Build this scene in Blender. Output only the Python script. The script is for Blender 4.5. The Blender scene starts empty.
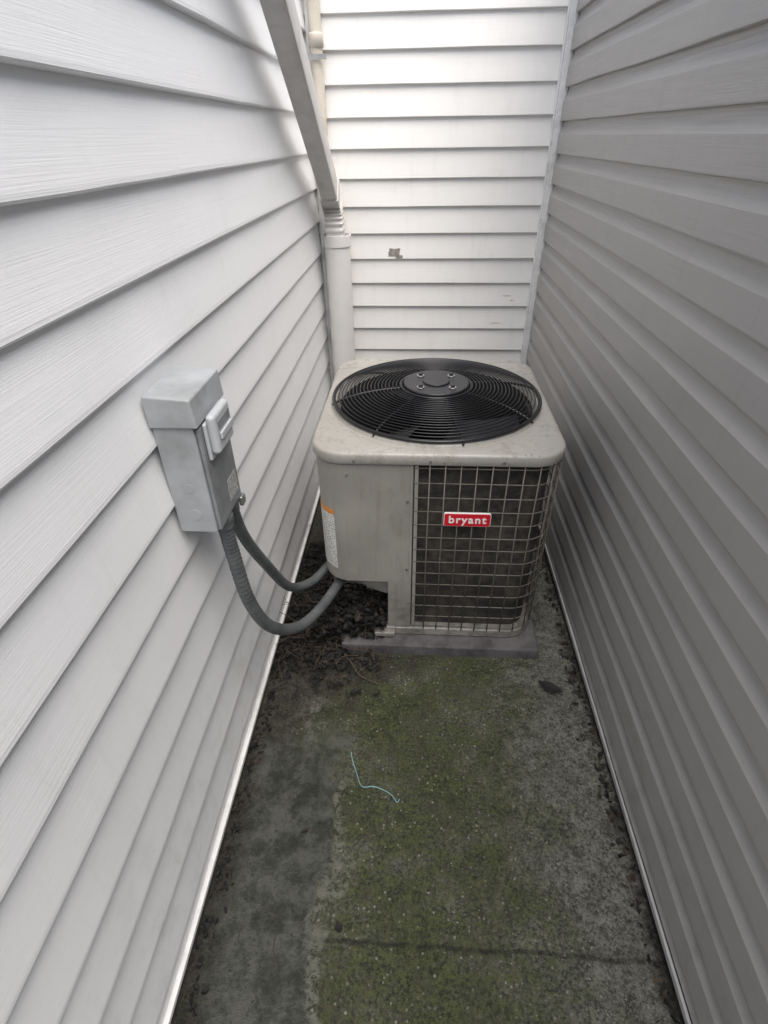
import bpy, bmesh, math, random
from mathutils import Vector, Matrix, noise
random.seed(7)
scene = bpy.context.scene

# ------------------------------------------------------------------ helpers
def link(o, parent=None):
    scene.collection.objects.link(o)
    if parent: o.parent = parent
    return o

def mesh_obj(name, verts, faces, mat=None, parent=None, smooth=False, recalc=True):
    me = bpy.data.meshes.new(name)
    me.from_pydata([tuple(v) for v in verts], [], faces)
    if recalc:
        bm = bmesh.new(); bm.from_mesh(me)
        bmesh.ops.recalc_face_normals(bm, faces=bm.faces)
        bm.to_mesh(me); bm.free()
    if smooth:
        for p in me.polygons: p.use_smooth = True
    if mat: me.materials.append(mat)
    return link(bpy.data.objects.new(name, me), parent)

def empty(name):
    e = bpy.data.objects.new(name, None); e.empty_display_size = .1
    return link(e)

def box(name, a, b, mat, parent=None, bevel=0.0, seg=2):
    x0,y0,z0=a; x1,y1,z1=b
    v=[(x0,y0,z0),(x1,y0,z0),(x1,y1,z0),(x0,y1,z0),(x0,y0,z1),(x1,y0,z1),(x1,y1,z1),(x0,y1,z1)]
    f=[(0,3,2,1),(4,5,6,7),(0,1,5,4),(1,2,6,5),(2,3,7,6),(3,0,4,7)]
    o=mesh_obj(name,v,f,mat,parent)
    if bevel>0:
        m=o.modifiers.new('bev','BEVEL'); m.width=bevel; m.segments=seg; m.limit_method='ANGLE'
        for p in o.data.polygons: p.use_smooth=True
        w=o.modifiers.new('wn','WEIGHTED_NORMAL'); w.keep_sharp=True
    return o

def tube_data(path, rad, n=8, closed=False, V=None, F=None, caps=True, sx=1, sy=1):
    if V is None: V=[]; F=[]
    P=[Vector(p) for p in path]; N=len(P)
    rs = rad if isinstance(rad,(list,tuple)) else [rad]*N
    base=len(V); up=None
    for i in range(N):
        if closed: t=(P[(i+1)%N]-P[i-1]).normalized()
        else: t=(P[min(i+1,N-1)]-P[max(i-1,0)]).normalized()
        if up is None:
            up=Vector((0,0,1)) if abs(t.z)<.9 else Vector((1,0,0))
        up=(up-t*up.dot(t)).normalized(); s=t.cross(up)
        for k in range(n):
            a=2*math.pi*k/n
            V.append(P[i]+(s*math.cos(a)*sx+up*math.sin(a)*sy)*rs[i])
    M=N if closed else N-1
    for i in range(M):
        j=(i+1)%N
        for k in range(n):
            l=(k+1)%n
            F.append((base+i*n+k,base+i*n+l,base+j*n+l,base+j*n+k))
    if caps and not closed:
        F.append(tuple(base+k for k in range(n))[::-1]); F.append(tuple(base+(N-1)*n+k for k in range(n)))
    return V,F

def smooth_path(pts, sub=10):
    P=[Vector(p) for p in pts]; P=[P[0]*2-P[1]]+P+[P[-1]*2-P[-2]]
    out=[]
    for i in range(1,len(P)-2):
        for k in range(sub):
            t=k/sub; a,b,c,d=P[i-1],P[i],P[i+1],P[i+2]
            out.append(.5*((2*b)+(c-a)*t+(2*a-5*b+4*c-d)*t*t+(3*b-a-3*c+d)*t**3))
    out.append(P[-2]); return out

def cyl(name, c, r, z0, z1, mat, parent=None, n=48, bevel=0.0, r2=None):
    r2=r if r2 is None else r2
    V=[];F=[]
    prof=[(r,z0),(r2,z1)] if not bevel else [(r,z0),(r2,z1-bevel),(r2-bevel*.3,z1-bevel*.3),(r2-bevel,z1)]
    for (rr,z) in prof:
        for k in range(n):
            a=2*math.pi*k/n; V.append((c[0]+rr*math.cos(a),c[1]+rr*math.sin(a),z))
    for i in range(len(prof)-1):
        for k in range(n):
            l=(k+1)%n; F.append((i*n+k,i*n+l,(i+1)*n+l,(i+1)*n+k))
    F.append(tuple(range(n))[::-1]); F.append(tuple((len(prof)-1)*n+k for k in range(n)))
    o=mesh_obj(name,V,F,mat,parent)
    for p in o.data.polygons:
        if len(p.vertices)==4: p.use_smooth=True
    return o

# ------------------------------------------------------------------ materials
class NT:
    def __init__(s,name):
        s.m=bpy.data.materials.new(name); s.m.use_nodes=True
        s.t=s.m.node_tree; s.b=s.t.nodes['Principled BSDF']
        s.co=s.t.nodes.new('ShaderNodeTexCoord').outputs['Object']
    def n(s,ty,**kw):
        x=s.t.nodes.new(ty)
        for k,v in kw.items(): setattr(x,k,v)
        return x
    def l(s,a,b): s.t.links.new(a,b)
    def vec(s,scale=(1,1,1),loc=(0,0,0)):
        m=s.n('ShaderNodeMapping'); m.inputs['Scale'].default_value=scale; m.inputs['Location'].default_value=loc
        s.l(s.co,m.inputs['Vector']); return m.outputs[0]
    def noise(s,scale,detail=4,rough=.6,vec=None,dist=0):
        x=s.n('ShaderNodeTexNoise'); x.inputs['Scale'].default_value=scale; x.inputs['Detail'].default_value=min(detail,5)
        x.inputs['Roughness'].default_value=rough; x.inputs['Distortion'].default_value=dist
        s.l(vec or s.co,x.inputs['Vector']); return x.outputs[0]
    def vor(s,scale,feature='F1',vec=None,out='Distance'):
        x=s.n('ShaderNodeTexVoronoi',feature=feature); x.inputs['Scale'].default_value=scale
        s.l(vec or s.co,x.inputs['Vector']); return x.outputs[out]
    def ramp(s,fac,stops,interp='LINEAR'):
        x=s.n('ShaderNodeValToRGB'); cr=x.color_ramp; cr.interpolation=interp
        while len(cr.elements)<len(stops): cr.elements.new(.5)
        for e,(p,c) in zip(cr.elements,stops):
            e.position=p; e.color=(c[0],c[1],c[2],1) if isinstance(c,(tuple,list)) else (c,c,c,1)
        s.l(fac,x.inputs[0]); return x.outputs[0]
    def mix(s,fac,a,b,mode='MIX'):
        x=s.n('ShaderNodeMix',data_type='RGBA',blend_type=mode)
        for i,v in ((0,fac),(6,a),(7,b)):
            if hasattr(v,'is_linked') : s.l(v,x.inputs[i])
            elif i==0: x.inputs[0].default_value=v
            else: x.inputs[i].default_value=(*v,1)
        return x.outputs[2]
    def math(s,op,a,b=0,c=None,clamp=False):
        x=s.n('ShaderNodeMath',operation=op,use_clamp=clamp)
        for i,v in ((0,a),(1,b),(2,c)):
            if v is None: continue
            if hasattr(v,'is_linked'): s.l(v,x.inputs[i])
            else: x.inputs[i].default_value=v
        return x.outputs[0]
    def mapr(s,v,a,b,c=0,d=1):
        x=s.n('ShaderNodeMapRange'); x.interpolation_type='SMOOTHSTEP'
        s.l(v,x.inputs[0])
        for i,q in zip((1,2,3,4),(a,b,c,d)): x.inputs[i].default_value=q
        return x.outputs[0]
    def xyz(s):
        x=s.n('ShaderNodeSeparateXYZ'); s.l(s.co,x.inputs[0]); return x.outputs
    def bump(s,h,strength=.3,dist=.01):
        x=s.n('ShaderNodeBump'); x.inputs['Strength'].default_value=strength; x.inputs['Distance'].default_value=dist
        s.l(h,x.inputs['Height']); s.l(x.outputs[0],s.b.inputs['Normal'])
    def col(s,c):
        if hasattr(c,'is_linked'): s.l(c,s.b.inputs['Base Color'])
        else: s.b.inputs['Base Color'].default_value=(*c,1)
    def rough(s,r):
        if hasattr(r,'is_linked'): s.l(r,s.b.inputs['Roughness'])
        else: s.b.inputs['Roughness'].default_value=r
    def metal(s,v): s.b.inputs['Metallic'].default_value=v

def simple(name,col,rough=.5,metal=0,var=.15,scale=20,bump=0,dirt=None):
    t=NT(name); n=t.noise(scale,2)
    lo=tuple(c*(1-var) for c in col); hi=tuple(min(1,c*(1+var)) for c in col)
    c=t.ramp(n,[(.3,lo),(.7,hi)])
    if dirt:
        d=t.ramp(t.noise(6,4,.7),[(.5,0.0),(.72,1.0)])
        c=t.mix(t.math('MULTIPLY',d,dirt),c,(.10,.085,.06))
    t.col(c); t.rough(rough); t.metal(metal)
    if bump: t.bump(t.noise(scale*15,1),bump,.002)
    return t.m

def siding_mat(name,base,along,dirt=(.30,.27,.20),damt=.35,low=.5,rough=.42):
    t=NT(name)
    st=(14,.6,60) if along=='y' else (.6,14,60)
    grain=t.noise(6,3,.6,t.vec(st))
    c=t.mix(t.math('MULTIPLY',t.mapr(grain,.45,.8),.10),base,tuple(b*.7 for b in base))
    run=t.mapr(t.noise(3,4,.7,t.vec((9,9,.8))),.5,.8)
    z=t.xyz()[2]
    lowf=t.mapr(z,0.0,.8,1,0)
    gn=t.noise(14,5,.75)
    grime=t.mapr(gn,.45,.75)
    f=t.math('ADD',t.math('MULTIPLY',run,damt*.6),t.math('MULTIPLY',t.math('MULTIPLY',lowf,grime),low),clamp=True)
    c=t.mix(f,c,dirt)
    t.col(c); t.rough(t.mapr(grain,.2,.8,rough-.07,rough+.12))
    t.bump(t.math('ADD',grain,t.math('MULTIPLY',t.noise(2.2,1),3.0)),.17,.004)
    return t.m

M_white=siding_mat('white_vinyl',(.862,.866,.87),'y',damt=.10,low=.28)
M_whiteb=siding_mat('white_vinyl_back',(.85,.838,.812),'x',damt=.16,low=.33)
M_gray=siding_mat('gray_vinyl',(.355,.344,.330),'y',dirt=(.17,.155,.13),damt=.25,low=.4,rough=.34)
M_trim=simple('white_trim',(.80,.80,.79),.4,var=.06,dirt=.35)
M_gtrim=simple('gray_trim',(.43,.42,.41),.4,var=.08,dirt=.4)
M_found=simple('foundation',(.04,.037,.032),.9,var=.4,bump=.4)
M_pipe=simple('downspout_paint',(.64,.62,.595),.38,var=.06,scale=8,dirt=.2)
M_pvc=simple('pvc_pipe',(.78,.768,.742),.35,var=.05,scale=6,dirt=.12)
M_beige=simple('beige_pipe',(.66,.61,.52),.4,var=.06,scale=8,dirt=.25)
M_dark=simple('dark_interior',(.010,.010,.011),.8,var=.3)
M_black=simple('black_wire',(.010,.010,.012),.28,var=.2)
M_hub=simple('hub_black',(.020,.020,.023),.36,var=.25,scale=30)
M_bolt=simple('bolt_steel',(.45,.45,.45),.35,metal=.9)
M_wire=simple('taupe_wire',(.135,.122,.104),.45,var=.25,scale=30)
M_red=simple('badge_red',(.60,.015,.03),.3,var=.06)
M_badge=simple('badge_white',(.85,.85,.85),.35,var=.03)
M_box=simple('box_gray',(.365,.385,.40),.42,metal=0,var=.10,scale=14,dirt=.3,bump=.12)
M_door=simple('box_door',(.215,.228,.235),.45,var=.16,scale=30,dirt=.35,bump=.12)
M_hnd=simple('handle_gray',(.45,.468,.485),.4,var=.06,scale=20)
M_leaf=simple('dead_leaf',(.036,.025,.016),.8,var=.6,scale=25)
M_leafd=simple('dead_leaf_dark',(.009,.008,.007),.75,var=.5,scale=25)
M_twig=simple('twig',(.075,.055,.038),.8,var=.4,scale=40)
M_string=simple('teal_string',(.22,.40,.42),.6,var=.15)
M_foam=simple('patch_gray_brown',(.24,.222,.20),.9,var=.4,scale=60)
M_scar=simple('scar_brown',(.58,.52,.45),.8,var=.2,scale=60)

t=NT('cabinet_paint'); z=t.xyz()[2]
c=t.mix(t.mapr(t.noise(5,3),.3,.7),(.262,.248,.224),(.322,.306,.278))
gr=t.mapr(t.noise(9,5,.75),.5,.78)
c=t.mix(t.math('MULTIPLY',gr,.36),c,(.13,.118,.097))
c=t.mix(t.math('MULTIPLY',t.mapr(t.noise(3,4,.7,t.vec((12,12,1.2))),.50,.72),.30),c,(.15,.134,.108))
c=t.mix(t.math('MULTIPLY',t.mapr(z,.05,.42,1,0),t.mapr(t.noise(16,5,.7),.38,.66,0,.65)),c,(.075,.067,.054))
t.col(c); t.rough(.42); M_cab=t.m
t=NT('lid_paint')
c=t.mix(t.mapr(t.noise(4,4),.3,.7),(.34,.324,.294),(.43,.414,.380))
gr=t.mapr(t.noise(8,5,.85),.45,.68)
c=t.mix(t.math('MULTIPLY',gr,.52),c,(.165,.148,.118))
spk=t.ramp(t.vor(55),[(.10,1.0),(.18,0.0)])
c=t.mix(t.math('MULTIPLY',t.math('MULTIPLY',spk,t.mapr(t.noise(9,2),.40,.52)),.65),c,(.07,.060,.044))
t.col(c); t.rough(t.mapr(gr,0,1,.33,.6)); M_lid=t.m
t=NT('coil_fins')
w=t.n('ShaderNodeTexWave',wave_type='BANDS',bands_direction='Z'); w.inputs['Scale'].default_value=60; w.inputs['Distortion'].default_value=.3
t.l(t.co,w.inputs['Vector'])
n=t.noise(11,5,.8)
c=t.mix(t.mapr(n,.38,.68),(.018,.016,.014),(.10,.086,.068))
c=t.mix(t.math('MULTIPLY',w.outputs['Fac'],.5),c,(.014,.012,.011))
t.col(c); t.rough(.7); t.bump(w.outputs['Fac'],.6,.003); M_coil=t.m
t=NT('conduit_gray')
t.col(t.mix(t.mapr(t.noise(12,4),.35,.7),(.075,.083,.088),(.12,.127,.13))); t.rough(.5); M_cond=t.m
t=NT('warning_label'); s=t.xyz()
zz=s[2]
lines=t.ramp(t.math('FRACT',t.math('MULTIPLY',zz,95)),[(.0,0.0),(.5,0.0),(.55,1.0),(1,1.0)])
txt=t.math('MULTIPLY',lines,t.ramp(t.noise(170,2,.5),[(.45,0.0),(.5,1.0)]))
c=t.mix(t.math('MULTIPLY',txt,.7),(.70,.70,.67),(.06,.06,.06))
c=t.mix(t.mapr(zz,.630,.632),c,(.68,.24,.03))
t.col(c); t.rough(.4); M_label=t.m
t=NT('pad_concrete')
c=t.mix(t.mapr(t.noise(9,5,.7),.3,.7),(.058,.053,.056),(.135,.127,.128)); t.col(c); t.rough(.85); t.bump(t.noise(150,3),.3,.004); M_pad=t.m

# concrete path
t=NT('mossy_concrete'); X,Y,Z=t.xyz()
med=t.noise(30,5,.82); big=t.noise(3.3,4,.65); edge=t.noise(7,4,.7); fine=t.noise(110,4,.9)
mf=t.math('ADD',t.math('MULTIPLY',med,.45),t.math('MULTIPLY',fine,.55))
conc=t.mix(t.mapr(mf,.40,.60),(.048,.047,.038),(.31,.30,.265))
conc=t.mix(t.mapr(big,.42,.66,0,.4),conc,(.065,.070,.048))
moss=t.mix(t.mapr(mf,.41,.60),(.011,.016,.006),(.092,.106,.040))
moss=t.mix(t.mapr(edge,.44,.66,0,.5),moss,(.070,.068,.047))
dirt=t.mix(t.mapr(mf,.40,.62),(.012,.011,.008),(.066,.058,.043))
xe=t.math('ADD',X,t.math('MULTIPLY',t.math('SUBTRACT',edge,.5),.75))
xe=t.math('ADD',xe,t.math('MULTIPLY',t.math('SUBTRACT',big,.5),.65))
mk=t.math('MULTIPLY',t.mapr(xe,.22,.68,1,0),t.mapr(xe,-.48,-.26))
mk=t.math('MULTIPLY',mk,t.mapr(t.math('ADD',t.math('MULTIPLY',big,.5),t.math('MULTIPLY',med,.5)),.36,.52,.35,1))
c=t.mix(mk,conc,moss)
xl=t.math('ADD',X,t.math('MULTIPLY',t.math('SUBTRACT',edge,.5),.30))
pl=t.math('MULTIPLY',t.mapr(xl,-.250,-.205,1,0),t.mapr(t.math('ADD',Y,t.math('MULTIPLY',big,.3)),1.10,1.28,1,0))
patch=t.mix(t.mapr(t.noise(11,5,.78),.38,.62),(.024,.028,.021),(.118,.122,.106))
patch=t.mix(t.mapr(fine,.42,.68,0,.5),patch,(.036,.043,.024))
c=t.mix(t.math('MULTIPLY',pl,.9),c,patch)
rim=t.math('MULTIPLY',t.mapr(xl,-.250,-.215),t.mapr(xl,-.205,-.170,1,0))
rim=t.math('MULTIPLY',t.math('MULTIPLY',rim,t.mapr(Y,.85,.98,1,0)),t.mapr(med,.44,.56))
c=t.mix(t.math('MULTIPLY',rim,.7),c,(.20,.197,.17))
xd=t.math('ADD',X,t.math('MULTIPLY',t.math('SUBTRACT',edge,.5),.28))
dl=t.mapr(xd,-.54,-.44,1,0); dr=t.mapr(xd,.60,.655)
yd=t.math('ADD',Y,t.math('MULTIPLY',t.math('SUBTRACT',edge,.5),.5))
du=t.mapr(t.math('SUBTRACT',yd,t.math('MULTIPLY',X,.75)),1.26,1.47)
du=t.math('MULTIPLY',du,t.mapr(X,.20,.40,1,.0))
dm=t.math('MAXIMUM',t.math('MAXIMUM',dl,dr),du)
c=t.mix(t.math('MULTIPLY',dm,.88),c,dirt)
v=t.n('ShaderNodeTexVoronoi'); v.inputs['Scale'].default_value=75; t.l(t.co,v.inputs['Vector'])
sp=t.ramp(v.outputs['Distance'],[(.16,1.0),(.32,0.0)])
sc_=t.n('ShaderNodeSeparateColor'); t.l(v.outputs['Color'],sc_.inputs[0])
spk=t.math('MULTIPLY',t.math('MULTIPLY',sp,t.mapr(sc_.outputs[0],.66,1.0)),t.math('SUBTRACT',1,t.math('MAXIMUM',pl,t.math('MULTIPLY',dm,.7))))
c=t.mix(t.math('MULTIPLY',spk,.7),c,(.34,.33,.285))
c=t.mix(t.math('MULTIPLY',t.math('MULTIPLY',sp,t.mapr(sc_.outputs[1],.62,.8)),.6),c,(.012,.012,.009))
jn=t.math('ABSOLUTE',t.math('SUBTRACT',t.math('ADD',Y,t.math('MULTIPLY',t.math('SUBTRACT',edge,.5),.022)),.475))
c=t.mix(t.math('MULTIPLY',t.math('MULTIPLY',t.mapr(jn,.002,.008,1,0),t.mapr(X,-.24,-.20)),t.mapr(med,.35,.6,.9,.4)),c,(.012,.012,.009))
t.col(c); t.rough(t.mix(pl,(.9,.9,.9),(.55,.55,.55)))
t.bump(t.math('ADD',med,t.math('MULTIPLY',fine,.9)),.9,.010); M_path=t.m
M_ground=simple('ground_concrete',(.16,.155,.14),.9,var=.3,scale=3,bump=.3)

# ------------------------------------------------------------------ ground
mesh_obj('ground',[(-60,-60,-.012),(60,-60,-.012),(60,60,-.012),(-60,60,-.012)],[(0,1,2,3)],M_ground)
V=[];F=[]
x0,x1,y0,y1=-.62,.74,-2.2,3.3; nx,ny=136,550
for j in range(ny+1):
    for i in range(nx+1):
        x=x0+(x1-x0)*i/nx; y=y0+(y1-y0)*j/ny
        z=.006*noise.noise(Vector((x*2.2,y*2.2,0)))+.0035*noise.noise(Vector((x*11,y*11,3)))+.0018*noise.noise(Vector((x*38,y*38,9)))
        jy=.475+.004*noise.noise(Vector((x*9,0,5)))
        d=abs(y-jy)
        if d<.010 and x>-.2: z-=.005*(1-d/.010)
        V.append((x,y,z))
for j in range(ny):
    for i in range(nx):
        a=j*(nx+1)+i; F.append((a,a+1,a+nx+2,a+nx+1))
mesh_obj('concrete_path',V,F,M_path,smooth=True)

# ------------------------------------------------------------------ siding walls
def siding(name,place,u0,u1,ztop,zbot,phase,h,prof,mat,parent,du=.08,seed=0):
    nu=int((u1-u0)/du)+1
    us=[u0+(u1-u0)*i/nu for i in range(nu+1)]
    z=phase+math.floor((zbot-phase)/h)*h
    V=[];F=[]; ci=0
    while z<ztop:
        n=len(prof); base=len(V)
        for (o,f) in prof:
            for u in us:
                s=.0020*noise.noise(Vector((u*1.6,ci*3.7+seed,0)))+.0012*noise.noise(Vector((u*5,ci*2.1+seed,4)))
                oo=o+ (s*1.6 if o>.003 else s*.4)
                V.append(place(oo,u,min(ztop,max(zbot,z+f*h+(s if f<.2 else 0)))))
        m=len(us)
        for a in range(n-1):
            for i in range(m-1):
                F.append((base+a*m+i,base+a*m+i+1,base+(a+1)*m+i+1,base+(a+1)*m+i))
        z+=h; ci+=1
    o=mesh_obj(name,V,F,mat,parent)
    bm=bmesh.new(); bm.from_mesh(o.data); bmesh.ops.dissolve_degenerate(bm,dist=1e-5,edges=bm.edges); bm.to_mesh(o.data); bm.free()
    return o
clap=[(-.010,.0),(.011,.0),(.0160,.012),(.0178,.035),(.0175,.09),(.0090,.55),(.0,1.03)]
clapb=[(-.012,.0),(.012,.0),(.0152,.008),(.0165,.025),(.0160,.06),(.0085,.5),(.0,1.02)]
dutch=[(-.012,.0),(.013,.0),(.0165,.012),(.0172,.04),(.0160,.60),(.0140,.64),(.006,.80),(.001,.92),(0,1.02)]
HT=2.62
XL=-.553; XR=.672; YB=3.215
wl=empty('white_siding_wall')
siding('clapboards',lambda o,u,z:(XL+o,u,z),-1.0,YB,HT,.05,1.631-.152*12,.152,clap,M_white,wl,seed=1)
box('wall_core',(XL-.30,-1.0,.05),(XL-.013,YB+.3,HT),M_white,wl)
box('foundation',(XL-.30,-.99,-.05),(XL-.006,YB+.29,.048),M_found,wl)
box('starter_strip',(XL-.010,-1.0,.036),(XL+.022,YB-.01,.052),M_trim,wl,.002)
box('corner_post',(XL-.31,-1.08,.0),(XL+.030,-1.002,HT),M_trim,wl,.004)
wb=empty('white_siding_wall')
siding('clapboards',lambda o,u,z:(u,YB-o,z),XL,XR,HT,.05,.641-.1255*5,.1255,clapb,M_whiteb,wb,seed=30)
box('wall_core',(XL+.001,YB+.013,.05),(XR-.001,YB+.30,HT),M_whiteb,wb)
box('foundation',(XL+.002,YB+.006,-.05),(XR-.002,YB+.29,.048),M_found,wb)
box('corner_channel',(XR-.042,YB-.034,.05),(XR-.002,YB-.004,HT),M_trim,wb,.003)
box('corner_channel_lip',(XR-.052,YB-.026,.05),(XR-.0425,YB-.0165,HT),M_trim,wb,.002)
box('corner_channel_2',(XL+.018,YB-.030,.05),(XL+.040,YB-.004,HT),M_trim,wb,.003)
wr=empty('gray_siding_wall')
siding('dutch_lap_boards',lambda o,u,z:(XR-o,u,z),-1.0,YB-.035,HT,.05,1.49-.127*13,.127,dutch,M_gray,wr,seed=60)
box('wall_core',(XR+.013,-1.0,.05),(XR+.30,YB+.3,HT),M_gray,wr)
box('foundation',(XR+.006,-.99,-.05),(XR+.29,YB+.29,.048),M_found,wr)
box('starter_strip',(XR-.024,-1.0,.030),(XR+.010,YB-.04,.050),M_gtrim,wr,.002)
box('corner_post',(XR-.03,-1.08,.0),(XR+.31,-1.002,HT),M_gtrim,wr,.004)

V=[];F=[]
def clap_y(cz):
    k=(cz-.641)/.1255; f=k-math.floor(k); return YB-.0165*(1-f)-.001
def blob(cx,cz,w,hh,seed,n=20,sq=0):
    b=len(V); V.append((cx,clap_y(cz)-.0012,cz))
    for k in range(n):
        a=2*math.pi*k/n; r=1+.4*noise.noise(Vector((math.cos(a)*1.5,math.sin(a)*1.5,seed)))
        if sq: r*=1/max(abs(math.cos(a)),abs(math.sin(a)))*.85
        z=cz+hh*r*math.sin(a)
        V.append((cx+w*r*math.cos(a),clap_y(z)-.0006,z))
    for k in range(n): F.append((b,b+1+k,b+1+(k+1)%n))
blob(-.136,1.176,.036,.022,1,24,1)
blob(-.112,1.156,.024,.009,8)
mesh_obj('torn_patch',V,F,M_foam,wb)
V=[];F=[]
blob(.50,.950,.028,.0022,3); blob(.45,.80,.035,.0022,6); blob(.53,.925,.010,.004,9)
mesh_obj('scuff_marks',V,F,M_scar,wb)

# ------------------------------------------------------------------ downspout
ds=empty('downspout')
def rect_sweep(name,path,w,d,mat,parent,wvec,fl=None,bev=.006):
    V=[];F=[];P=[Vector(p) for p in path];N=len(P);W=Vector(wvec)
    n=None
    for i,p in enumerate(P):
        t=(P[min(i+1,N-1)]-P[max(i-1,0)]).normalized()
        w_=(W-t*W.dot(t)).normalized(); q=t.cross(w_)
        f=fl[i] if fl else 1
        hw,hd=w/2*f,d/2*f
        pts=[]
        for (sx,sy,a0) in ((1,1,0),(-1,1,90),(-1,-1,180),(1,-1,270)):
            for a in (0,30,60,90):
                an=math.radians(a0+a)
                pts.append((sx*(hw-bev)+bev*math.cos(an), sy*(hd-bev)+bev*math.sin(an)))
        n=len(pts)
        for (a,b) in pts: V.append(p+w_*a+q*b)
    for i in range(N-1):
        for k in range(n):
            l=(k+1)%n; F.append((i*n+k,i*n+l,(i+1)*n+l,(i+1)*n+k))
    F.append(tuple(range(n))); F.append(tuple((N-1)*n+k for k in range(n)))
    o=mesh_obj(name,V,F,mat,parent,smooth=True)
    m=o.modifiers.new('es','EDGE_SPLIT'); m.split_angle=math.radians(40)
    return o
A=Vector((-.447,3.08,1.45)); B=Vector((-.438,1.80,2.262))
rect_sweep('sloped_pipe',[A,B],.078,.102,M_pipe,ds,(1,0,0))
rect_sweep('upper_pipe',[B+Vector((0,.03,-.02)),B+Vector((0,-.03,.03)),B+Vector((0,-.045,.09)),(-.438,1.755,HT-.02)],.080,.104,M_pipe,ds,(1,0,0))
path=[];fl=[]
pts=smooth_path([A+Vector((0,-.060,.038)),A+Vector((0,.0,-.003)),A+Vector((.002,.022,-.045)),A+Vector((.004,.026,-.10)),A+Vector((.006,.026,-.20))],16)
for i,p in enumerate(pts):
    path.append(p); fl.append(1.14+(.07*math.sin(i*math.pi/2.5) if 4<i<60 else 0))
rect_sweep('crinkled_elbow',path,.078,.100,M_pipe,ds,(1,0,0),fl)
V=[];F=[];n=40
cx,cy=-.435,3.108
for (r,z) in ((.068,-.01),(.068,1.225),(.074,1.226),(.074,1.278),(.067,1.279),(.067,1.12)):
    for k in range(n):
        a=2*math.pi*k/n; V.append((cx+r*math.cos(a),cy+r*math.sin(a),z))
for i in range(5):
    for k in range(n):
        l=(k+1)%n; F.append((i*n+k,i*n+l,(i+1)*n+l,(i+1)*n+k))
o=mesh_obj('standpipe',V,F,M_pvc,ds,smooth=True); m=o.modifiers.new('es','EDGE_SPLIT'); m.split_angle=math.radians(35)
vp=empty('drain_pipe')
V,F=tube_data(smooth_path([(-.488,3.165,HT-.02),(-.488,3.165,2.4),(-.488,3.165,1.8),(-.488,3.15,1.62),(-.47,3.11,1.50)],8),.028,20)
mesh_obj('pipe',V,F,M_beige,vp,smooth=True)
cyl('coupling',(-.488,3.165),.034,2.03,2.08,M_beige,vp,28,.004)
box('strap',(-.535,3.128,1.985),(-.44,3.1305,2.005),M_bolt,vp)

# ------------------------------------------------------------------ AC unit
ac=empty('air_conditioner_unit')
X0,X1,Y0,Y1=-.333,.481,1.475,2.335; RC=.105; ZB,ZT=.095,.856
def outline(ins=0,n=12):
    x0,x1,y0,y1=X0+ins,X1-ins,Y0+ins,Y1-ins; r=max(RC-ins,.01)
    P=[]
    for (cx,cy,a0) in ((x1-r,y0+r,-90),(x1-r,y1-r,0),(x0+r,y1-r,90),(x0+r,y0+r,180)):
        for k in range(n+1):
            a=math.radians(a0+90*k/n); P.append(Vector((cx+r*math.cos(a),cy+r*math.sin(a),0)))
    return P
def loops(name,ls,mat,parent,cap0=False,cap1=False,smooth=True,split=35):
    V=[];F=[];n=len(ls[0])
    for L in ls: V+= [tuple(p) for p in L]
    for i in range(len(ls)-1):
        for k in range(n):
            l=(k+1)%n; F.append((i*n+k,i*n+l,(i+1)*n+l,(i+1)*n+k))
    if cap0: F.append(tuple(range(n))[::-1])
    if cap1: F.append(tuple((len(ls)-1)*n+k for k in range(n)))
    o=mesh_obj(name,V,F,mat,parent,smooth=smooth)
    m=o.modifiers.new('es','EDGE_SPLIT'); m.split_angle=math.radians(split); return o
def at(P,z): return [Vector((p.x,p.y,z)) for p in P]
def panout(ins):
    P=outline(ins)[:39]
    return P+[Vector((X0+ins,1.65,0)),Vector((-.095+ins,1.65,0)),Vector((-.095+ins,Y0+ins,0))]
loops('base_pan',[at(panout(.004),.052),at(panout(-.002),.056),at(panout(-.002),.088),at(panout(.004),.094)],M_cab,ac,True,True)
def strip(name,P,z0,z1,th,mat,parent):
    V=[];F=[];N=len(P)
    for i,p in enumerate(P):
        t=(P[min(i+1,N-1)]-P[max(i-1,0)]).normalized(); nrm=Vector((t.y,-t.x,0))
        q=p-nrm*th
        V+=[(p.x,p.y,z0),(p.x,p.y,z1),(q.x,q.y,z1),(q.x,q.y,z0)]
    for i in range(N-1):
        a=i*4;b=a+4
        for k in range(4):
            l=(k+1)%4; F.append((a+k,b+k,b+l,a+l))
    F.append((0,1,2,3)); F.append(tuple((N-1)*4+k for k in range(4)))
    o=mesh_obj(name,V,F,mat,parent,smooth=True); m=o.modifiers.new('es','EDGE_SPLIT'); m.split_angle=math.radians(35); return o
O=outline(0,12)
FRc=O[0:13]; BRc=O[13:26]; BLc=O[26:39]; FLc=O[39:52]
leftpanel=BLc+FLc+[Vector((-.002,Y0,0))]
strip('service_panel',leftpanel,.335,ZT,.02,M_cab,ac)
strip('lower_side_panel',BLc+[Vector((X0,1.70,0))],ZB,.333,.02,M_cab,ac)
box('notch_back',(X0+.004,1.66,ZB),(-.06,1.68,.345),M_cab,ac)
box('notch_cheek',(-.090,Y0+.022,ZB),(-.070,1.659,.333),M_cab,ac)
box('notch_soffit',(X0+.06,Y0+.022,.336),(-.0705,1.658,.345),M_dark,ac)
V=[(-.215,1.500,.334),(-.092,1.500,.334),(-.092,1.515,.235),(-.170,1.515,.265),(-.215,1.512,.334),(-.092,1.512,.334),(-.092,1.527,.235),(-.170,1.527,.265)]
mesh_obj('angled_flange',V,[(0,1,2,3),(7,6,5,4),(0,3,7,4),(3,2,6,7),(2,1,5,6),(1,0,4,5)],M_cab,ac)
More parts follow.
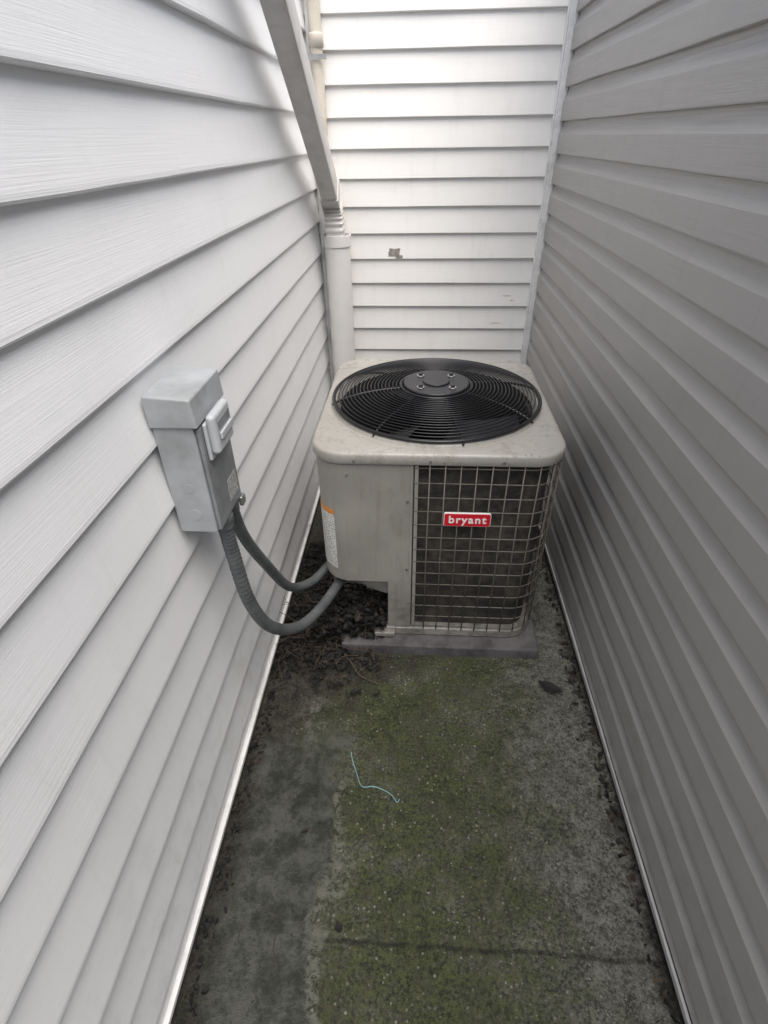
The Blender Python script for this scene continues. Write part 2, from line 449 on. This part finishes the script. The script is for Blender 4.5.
box('front_column',(-.090,Y0+.001,ZB-.02),(-.002,Y0+.020,.333),M_cab,ac,.002)
box('column_flange',(-.062,Y0-.003,ZB-.01),(-.058,Y0+.0005,.335),M_cab,ac)
box('drain_lip',(-.145,Y0-.024,.056),(-.062,Y0+.01,.080),M_cab,ac,.006)
box('panel_seam',(-.012,Y0-.0035,.34),(-.004,Y0-.0005,ZT-.004),M_cab,ac,.001)
coil=[Vector((.0,Y0+.03,0))]+[Vector((p.x,p.y,0)) for p in outline(.03,12)[0:39]]
strip('coil',coil,ZB,ZT,.03,M_coil,ac)
box('inner_block',(X0+.08,1.69,.1),(X1-.07,Y1-.07,.42),M_dark,ac)
gp=[Vector((.0,Y0,0))]+FRc+BRc+BLc[:1]
strip('grill_top_rail',gp,ZT-.016,ZT,.012,M_cab,ac)
strip('grill_edge',[Vector((.002,Y0-.001,0)),Vector((.014,Y0-.001,0))],ZB,ZT-.017,.016,M_cab,ac)
def resample(P,step):
    out=[];acc=0;nxt=0
    for a,b in zip(P[:-1],P[1:]):
        L=(b-a).length
        while nxt<=acc+L+1e-9 and L>0:
            out.append(a.lerp(b,(nxt-acc)/L)); nxt+=step
        acc+=L
    return out
V=[];F=[]
nz=14
for k in range(nz):
    z=ZB+.010+k*(ZT-.028-ZB-.010)/(nz-1)+random.uniform(-.0015,.0015)
    tube_data([Vector((p.x,p.y,z)) for p in gp],.0021,6,V=V,F=F)
for i,p in enumerate(resample(gp,.050)):
    if i==0: continue
    if p.y<Y0+.001: nrm=Vector((0,-1,0))
    elif p.x>X1-.001: nrm=Vector((1,0,0))
    elif p.y>Y1-.001: nrm=Vector((0,1,0))
    else:
        cc=Vector((X1-RC,Y0+RC if p.y<1.9 else Y1-RC,0)); nrm=(p-cc).normalized()
    q=p+nrm*.004
    j=random.uniform(-.002,.002)
    tube_data([Vector((q.x,q.y,ZB-.004)),Vector((q.x+j,q.y,.45)),Vector((q.x,q.y,ZT-.014))],.0024,6,V=V,F=F)
mesh_obj('wire_grill',V,F,M_wire,ac,smooth=True)
# lid
CX,CY=(X0+X1)/2,(Y0+Y1)/2; RG=.385; LZ=.016
def circ(P,r,z):
    out=[]
    for p in P:
        a=math.atan2(p.y-CY,p.x-CX); out.append(Vector((CX+r*math.cos(a),CY+r*math.sin(a),z)))
    return out
def mixl(A_,B_,f,z): return [Vector((a.x*(1-f)+b.x*f,a.y*(1-f)+b.y*f,z)) for a,b in zip(A_,B_)]
def outl_d(ins):
    P=outline(ins,12); out=[]
    for i in range(len(P)):
        a=P[i];b=P[(i+1)%len(P)]
        m=8 if (b-a).length>.1 else 1
        for k in range(m): out.append(a.lerp(b,k/m))
    return out
ob=outl_d(0)
ls=[at(outl_d(.006),.829+LZ),at(outl_d(-.008),.829+LZ),at(outl_d(-.010),.832+LZ),at(outl_d(-.009),.858+LZ),at(outl_d(-.007),.864+LZ),at(outl_d(-.002),.867+LZ),at(outl_d(.008),.869+LZ),
    mixl(outl_d(.014),circ(ob,RG+.010,0),.9,.865+LZ),circ(ob,RG+.007,.865+LZ),circ(ob,RG+.003,.874+LZ),circ(ob,RG-.003,.877+LZ),circ(ob,RG-.010,.875+LZ),circ(ob,RG-.022,.864),circ(ob,RG-.035,.82),circ(ob,RG-.040,.70),circ(ob,RG-.02,.60)]
loops('lid',ls,M_lid,ac,split=50)
loops('shroud_inner',[circ(ob,RG-.024,.866),circ(ob,RG-.042,.82),circ(ob,RG-.046,.70),circ(ob,RG-.03,.50),circ(ob,RG-.03,.43)],M_dark,ac,cap1=True)
for (sx,sy) in ((X0+.14,Y0-.0105),(X1-.20,Y0-.0105),(.05,Y0-.0105)):
    V=[];F=[]; tube_data([(sx,sy+.002,.843+LZ),(sx,sy-.003,.843+LZ)],.0048,10,V=V,F=F); mesh_obj('lid_screw',V,F,M_bolt,ac)
for (sx,sz) in ((-.02,.70),(-.02,.40),(-.22,.80)):
    V=[];F=[]; tube_data([(sx,Y0+.002,sz),(sx,Y0-.004,sz)],.0045,10,V=V,F=F); mesh_obj('panel_screw',V,F,M_bolt,ac)
def gz(r):
    q=r/RG
    return .899+.042*(1-q**4)
V=[];F=[]
rr=.135; rings=[]
while rr<RG-.004: rings.append(rr); rr+=.0135
for r in rings:
    n=72; tube_data([(CX+r*math.cos(2*math.pi*k/n),CY+r*math.sin(2*math.pi*k/n),gz(r)) for k in range(n)],.0022,5,closed=True,V=V,F=F)
n=96; tube_data([(CX+RG*math.cos(2*math.pi*k/n),CY+RG*math.sin(2*math.pi*k/n),.901) for k in range(n)],.0052,8,closed=True,V=V,F=F)
n=72; tube_data([(CX+.13*math.cos(2*math.pi*k/n),CY+.13*math.sin(2*math.pi*k/n),gz(.13)-.001) for k in range(n)],.004,8,closed=True,V=V,F=F)
for k in range(8):
    a=math.radians(12+45*k)
    path=[(CX+r*math.cos(a),CY+r*math.sin(a),gz(r)-.005) for r in [.10+.0285*i for i in range(11)]]
    path.append((CX+(RG+.006)*math.cos(a),CY+(RG+.006)*math.sin(a),.888))
    tube_data(path,.0040,6,V=V,F=F)
mesh_obj('fan_guard',V,F,M_black,ac,smooth=True)
HZ=.940
cyl('guard_hub',(CX,CY),.122,HZ-.001,HZ+.010,M_hub,ac,64,.004)
cyl('guard_hub_cap',(CX,CY),.05,HZ+.010,HZ+.016,M_hub,ac,48,.003)
for k in range(4):
    a=math.radians(45+90*k); cyl('hub_bolt',(CX+.082*math.cos(a),CY+.082*math.sin(a)),.015,HZ+.010,HZ+.013,M_bolt,ac,16,.001)
    cyl('hub_nut',(CX+.082*math.cos(a),CY+.082*math.sin(a)),.008,HZ+.013,HZ+.021,M_hub,ac,6,.001)
cyl('fan_motor',(CX,CY),.078,.74,HZ-.002,M_hub,ac,40)
V=[];F=[]
for b in range(3):
    a0=math.radians(120*b+70); nr,na=8,10; base=len(V)
    for i in range(nr+1):
        r=.06+(.325-.06)*i/nr; span=math.radians(78-18*i/nr)
        for j in range(na+1):
            a=a0+span*(j/na-.5)+.5*(i/nr)
            V.append((CX+r*math.cos(a),CY+r*math.sin(a),.75+.10*(j/na-.5)+.02*math.sin(math.pi*j/na)))
    for i in range(nr):
        for j in range(na):
            q=base+i*(na+1)+j; F.append((q,q+1,q+na+2,q+na+1))
mesh_obj('fan_blades',V,F,M_hub,ac,smooth=True)
def rrect(cx,cz,w,h,r,y0,y1,name,mat):
    P=[]
    for (sx,sz,a0) in ((1,1,0),(-1,1,90),(-1,-1,180),(1,-1,270)):
        for a in range(0,91,15):
            an=math.radians(a0+a); P.append((cx+sx*(w/2-r)+r*math.cos(an),cz+sz*(h/2-r)+r*math.sin(an)))
    n=len(P); V=[(x,y1,z) for x,z in P]+[(x,y0,z) for x,z in P]
    F=[tuple(range(n)),tuple(range(n,2*n))[::-1]]+[(k,(k+1)%n,n+(k+1)%n,n+k) for k in range(n)]
    return mesh_obj(name,V,F,mat,ac)
BX,BZ=.182,.637
rrect(BX,BZ,.158,.053,.007,Y0-.012,Y0-.005,'badge_rim',M_badge)
rrect(BX,BZ,.154,.049,.006,Y0-.0135,Y0-.0118,'badge_plate',M_red)
cu=bpy.data.curves.new('badge_text','FONT'); cu.body='bryant'; cu.size=.041; cu.align_x='CENTER'; cu.align_y='CENTER'
cu.extrude=.0006; cu.offset=.0009; cu.space_character=1.2; cu.materials.append(M_badge)
to=bpy.data.objects.new('badge_text',cu); to.location=(BX,Y0-.0145,BZ+.001); to.rotation_euler=(math.pi/2,0,0); link(to,ac)
P=[]
for k in range(9):
    a=math.radians(194+(244-194)*k/8); P.append(Vector((X0+RC+(RC+.0012)*math.cos(a),Y0+RC+(RC+.0012)*math.sin(a),0)))
strip('warning_label',P,.385,.650,.0008,M_label,ac)

box('equipment_pad',(-.275,Y0-.060,-.01),(.505,Y1+.04,.050),M_pad,None,.008)

# ------------------------------------------------------------------ disconnect box
db=empty('electrical_disconnect_box')
bx0,bx1=XL+.017,-.440; by0,by1=.952,1.122; bz0,bz1=.955,1.290
box('body',(bx0,by0,bz0),(bx1-.010,by1,bz1-.012),M_box,db,.004)
box('door',(bx1-.0098,by0+.006,bz0+.004),(bx1,by1-.006,bz1-.075),M_door,db,.003)
x0,x1_=bx0-.001,bx1+.003
V=[(x0,by0-.007,1.222),(x1_,by0-.007,1.222),(x1_,by1+.001,1.222),(x0,by1+.001,1.222),
   (x0,by0-.007,1.292),(x1_-.004,by0-.007,1.284),(x1_-.004,by1+.001,1.284),(x0,by1+.001,1.292)]
o=mesh_obj('hood',V,[(0,3,2,1),(4,5,6,7),(0,1,5,4),(1,2,6,5),(2,3,7,6),(3,0,4,7)],M_box,db)
m=o.modifiers.new('b','BEVEL'); m.width=.004; m.segments=3
box('handle_plate',(bx1+.0004,.970,1.135),(bx1+.010,1.095,1.2205),M_hnd,db,.004,2)
box('pull_handle',(bx1+.0085,.972,1.148),(bx1+.030,1.072,1.238),M_hnd,db,.010,4)
box('handle_bar',(bx1+.0302,.985,1.180),(bx1+.036,1.058,1.196),M_hnd,db,.002)
box('handle_recess',(bx1+.0301,.985,1.200),(bx1+.0310,1.058,1.220),M_door,db,.0)
box('lock_tab',(bx1-.002,1.090,.935),(bx1+.010,1.115,.962),M_bolt,db,.004)
box('info_sticker',(bx1+.0002,1.040,.985),(bx1+.0012,1.100,1.04),simple('sticker_gray',(.40,.40,.38),.5,var=.45,scale=160),db)
V=[];F=[]; tube_data([(bx0+.045,by0+.001,1.075),(bx0+.045,by0-.0012,1.075)],.011,20,V=V,F=F)
tube_data([(bx0+.045,by0+.001,1.005),(bx0+.045,by0-.0012,1.005)],.014,20,V=V,F=F); mesh_obj('knockouts',V,F,M_box,db)

def conduit(pts,r):
    e=empty('electrical_conduit')
    P=smooth_path(pts,46); rs=[r*(1+.03*math.sin(i*1.55)) for i in range(len(P))]
    V,F=tube_data(P,rs,16); mesh_obj('flexible_tube',V,F,M_cond,e,smooth=True)
    a=P[0]; d=(P[12]-P[0]).normalized()
    V,F=tube_data([a,a+d*.012,a+d*.013,a+d*.035],[r*1.4,r*1.4,r*1.25,r*1.2],12); mesh_obj('top_fitting',V,F,M_cond,e)
    d=(P[-1]-P[-12]).normalized(); b=P[-1]
    V,F=tube_data([b-d*.04,b-d*.014,b-d*.013,b],[r*1.2,r*1.25,r*1.5,r*1.5],12); mesh_obj('end_fitting',V,F,M_cond,e)
conduit([(-.462,1.022,.955),(-.460,1.030,.82),(-.455,1.055,.63),(-.430,1.115,.465),(-.385,1.235,.335),(-.335,1.37,.285),(-.27,1.56,.28),(-.24,1.66,.285)],.0185)
conduit([(-.464,1.085,.955),(-.468,1.14,.80),(-.462,1.25,.605),(-.440,1.39,.375),(-.385,1.50,.30),(-.322,1.60,.315),(-.28,1.66,.32)],.0165)

# ------------------------------------------------------------------ debris
def leaf(V,F,c,L,w,yaw,pitch,roll,curl):
    b=len(V); R=Matrix.Rotation(yaw,3,'Z')@Matrix.Rotation(pitch,3,'Y')@Matrix.Rotation(roll,3,'X')
    prof=[(0,.05),(.25,.75),(.5,1),(.75,.65),(1,.04)]
    for (t_,wd) in prof:
        for s in (-1,0,1):
            jit=random.uniform(.75,1.2)
            V.append(Vector(c)+R@Vector(((t_-.5)*L,s*wd*w*jit*.5,curl*L*((t_-.5)**2*2+.35*abs(s)*wd))))
    for i in range(4):
        for j in range(2):
            q=b+i*3+j; F.append((q,q+1,q+4,q+3))
LV=[];LF=[];DV=[];DF=[]
def scatter(n,fx,fy,fz,dark=.5,L=(.02,.06)):
    for _ in range(n):
        x,y=fx(),fy(); z=fz(x,y); l=random.uniform(*L)
        V_,F_=(DV,DF) if random.random()<dark else (LV,LF)
        leaf(V_,F_,(x,y,z),l,l*random.uniform(.35,.7),random.uniform(0,6.3),random.uniform(-.5,.5),random.uniform(-.6,.6),random.uniform(.1,.6))
U=random.uniform; G=random.gauss
def pile(x,y):
    d=math.exp(-((x+.27)/.15)**2-((y-1.60)/.20)**2)
    return .010+U(.2,1)*.16*d
scatter(2300,lambda:U(-.53,-.10),lambda:U(1.44,2.1),pile,.82,(.012,.048))
scatter(560,lambda:U(-.30,-.10),lambda:U(1.44,1.65),lambda x,y:U(.04,.16),.86,(.014,.044))
scatter(420,lambda:min(-.12,max(-.53,G(-.34,.11))),lambda:G(1.38,.06),lambda x,y:.008+U(0,.025),.84,(.010,.038))
scatter(320,lambda:-.53+abs(G(0,.024)),lambda:U(-.3,1.5),lambda x,y:.006,.85,(.005,.024))
scatter(300,lambda:.645-abs(G(0,.022)),lambda:U(0,2.4),lambda x,y:.006,.7,(.005,.026))
scatter(70,lambda:U(-.3,.6),lambda:U(.2,1.42),lambda x,y:.006,.6,(.004,.011))
leaf(DV,DF,(.525,1.275,.014),.095,.045,-.5,0,.1,.12)
leaf(DV,DF,(-.20,1.22,.012),.05,.02,.6,.1,0,.3); leaf(LV,LF,(-.30,.73,.010),.03,.012,.6,.1,0,.3); leaf(DV,DF,(-.17,.50,.010),.03,.02,2,.1,0,.3)
leaf(DV,DF,(-.52,.98,.03),.05,.03,1.2,.3,0,.3)
dl=empty('dead_leaves')
mesh_obj('brown_leaves',LV,LF,M_leaf,dl,recalc=False); mesh_obj('dark_leaves',DV,DF,M_leafd,dl,recalc=False)
V=[];F=[]
for _ in range(60):
    x,y=U(-.52,-.12),U(1.36,1.7); a=U(0,6.3); L=U(.05,.16); z=.02+U(0,.12)*math.exp(-((y-1.6)/.15)**2)
    tube_data(smooth_path([(x,y,z),(x+L*.5*math.cos(a)+U(-.01,.01),y+L*.5*math.sin(a),z+U(0,.02)),(x+L*math.cos(a+.2),y+L*math.sin(a+.2),max(.008,z+U(-.02,.03)))],4),U(.0008,.0018),5,V=V,F=F)
tube_data(smooth_path([(-.27,1.40,.02),(-.22,1.33,.03),(-.19,1.29,.02),(-.12,1.26,.012)],6),.0028,6,V=V,F=F)
for _ in range(26):
    x,y=U(-.45,.6),U(.2,1.35); a=U(0,6.3); L=U(.02,.06)
    tube_data([(x,y,.007),(x+L*.5*math.cos(a),y+L*.5*math.sin(a),.010),(x+L*math.cos(a+.3),y+L*math.sin(a+.3),.006)],.0010,4,V=V,F=F)
mesh_obj('twigs',V,F,M_twig)
V,F=tube_data(smooth_path([(-.190,.985,.010),(-.182,.955,.012),(-.165,.915,.010),(-.150,.880,.010),(-.135,.868,.013),(-.105,.872,.012),(-.070,.862,.010),(-.045,.846,.012),(-.030,.828,.009),(-.022,.838,.009)],6),.0014,6)
mesh_obj('string',V,F,M_string,smooth=True)
V=[];F=[]
for _ in range(1100):
    x=U(-.2,.63) if random.random()<.4 else .62-abs(G(0,.10)); y=U(.0,1.42); r=U(.001,.0036)
    b=len(V)
    for q in ((1,0,0),(0,1,0),(-1,0,0),(0,-1,0),(0,0,1),(0,0,-1)):
        V.append((x+q[0]*r*U(.7,1.3),y+q[1]*r*U(.7,1.3),.003+q[2]*r*.8))
    for q in ((0,1,4),(1,2,4),(2,3,4),(3,0,4),(1,0,5),(2,1,5),(3,2,5),(0,3,5)): F.append(tuple(b+i for i in q))
mesh_obj('gravel_grit',V,F,simple('grit',(.20,.19,.16),.9,var=.6,scale=90))

# ------------------------------------------------------------------ camera
cd=bpy.data.cameras.new('camera'); co=bpy.data.objects.new('camera',cd); link(co)
cd.sensor_fit='HORIZONTAL'; cd.sensor_width=36; cd.lens=24.94; cd.clip_start=.02; cd.clip_end=300
Yc=Vector((.0582,.5772,-.8146)).normalized(); Zc=Vector((-.0130,.8163,.5775)); Zc=(Zc-Yc*Zc.dot(Yc)).normalized(); Xc=Yc.cross(Zc)
M=Matrix((Xc,Yc,Zc)).to_4x4(); M.translation=Vector((0,0,1.7)); co.matrix_world=M
scene.camera=co

# ------------------------------------------------------------------ light
w=bpy.data.worlds.new('World'); scene.world=w; w.use_nodes=True; nt=w.node_tree
bg=nt.nodes['Background']; sk=nt.nodes.new('ShaderNodeTexSky'); sk.sky_type='NISHITA'; sk.sun_disc=False
sk.sun_elevation=math.radians(65); sk.sun_rotation=math.radians(148); sk.dust_density=3; sk.air_density=1
nt.links.new(sk.outputs[0],bg.inputs[0]); bg.inputs[1].default_value=.15
az=math.radians(148); el=math.radians(65)
d=Vector((math.sin(az)*math.cos(el),math.cos(az)*math.cos(el),math.sin(el)))
sd=bpy.data.lights.new('sun','SUN'); sd.energy=5.0; sd.angle=math.radians(62); sd.color=(1,.968,.925)
so=bpy.data.objects.new('sun',sd); so.rotation_euler=d.to_track_quat('Z','Y').to_euler(); link(so)
scene.view_settings.view_transform='Standard'; scene.view_settings.look='None'; scene.view_settings.exposure=0
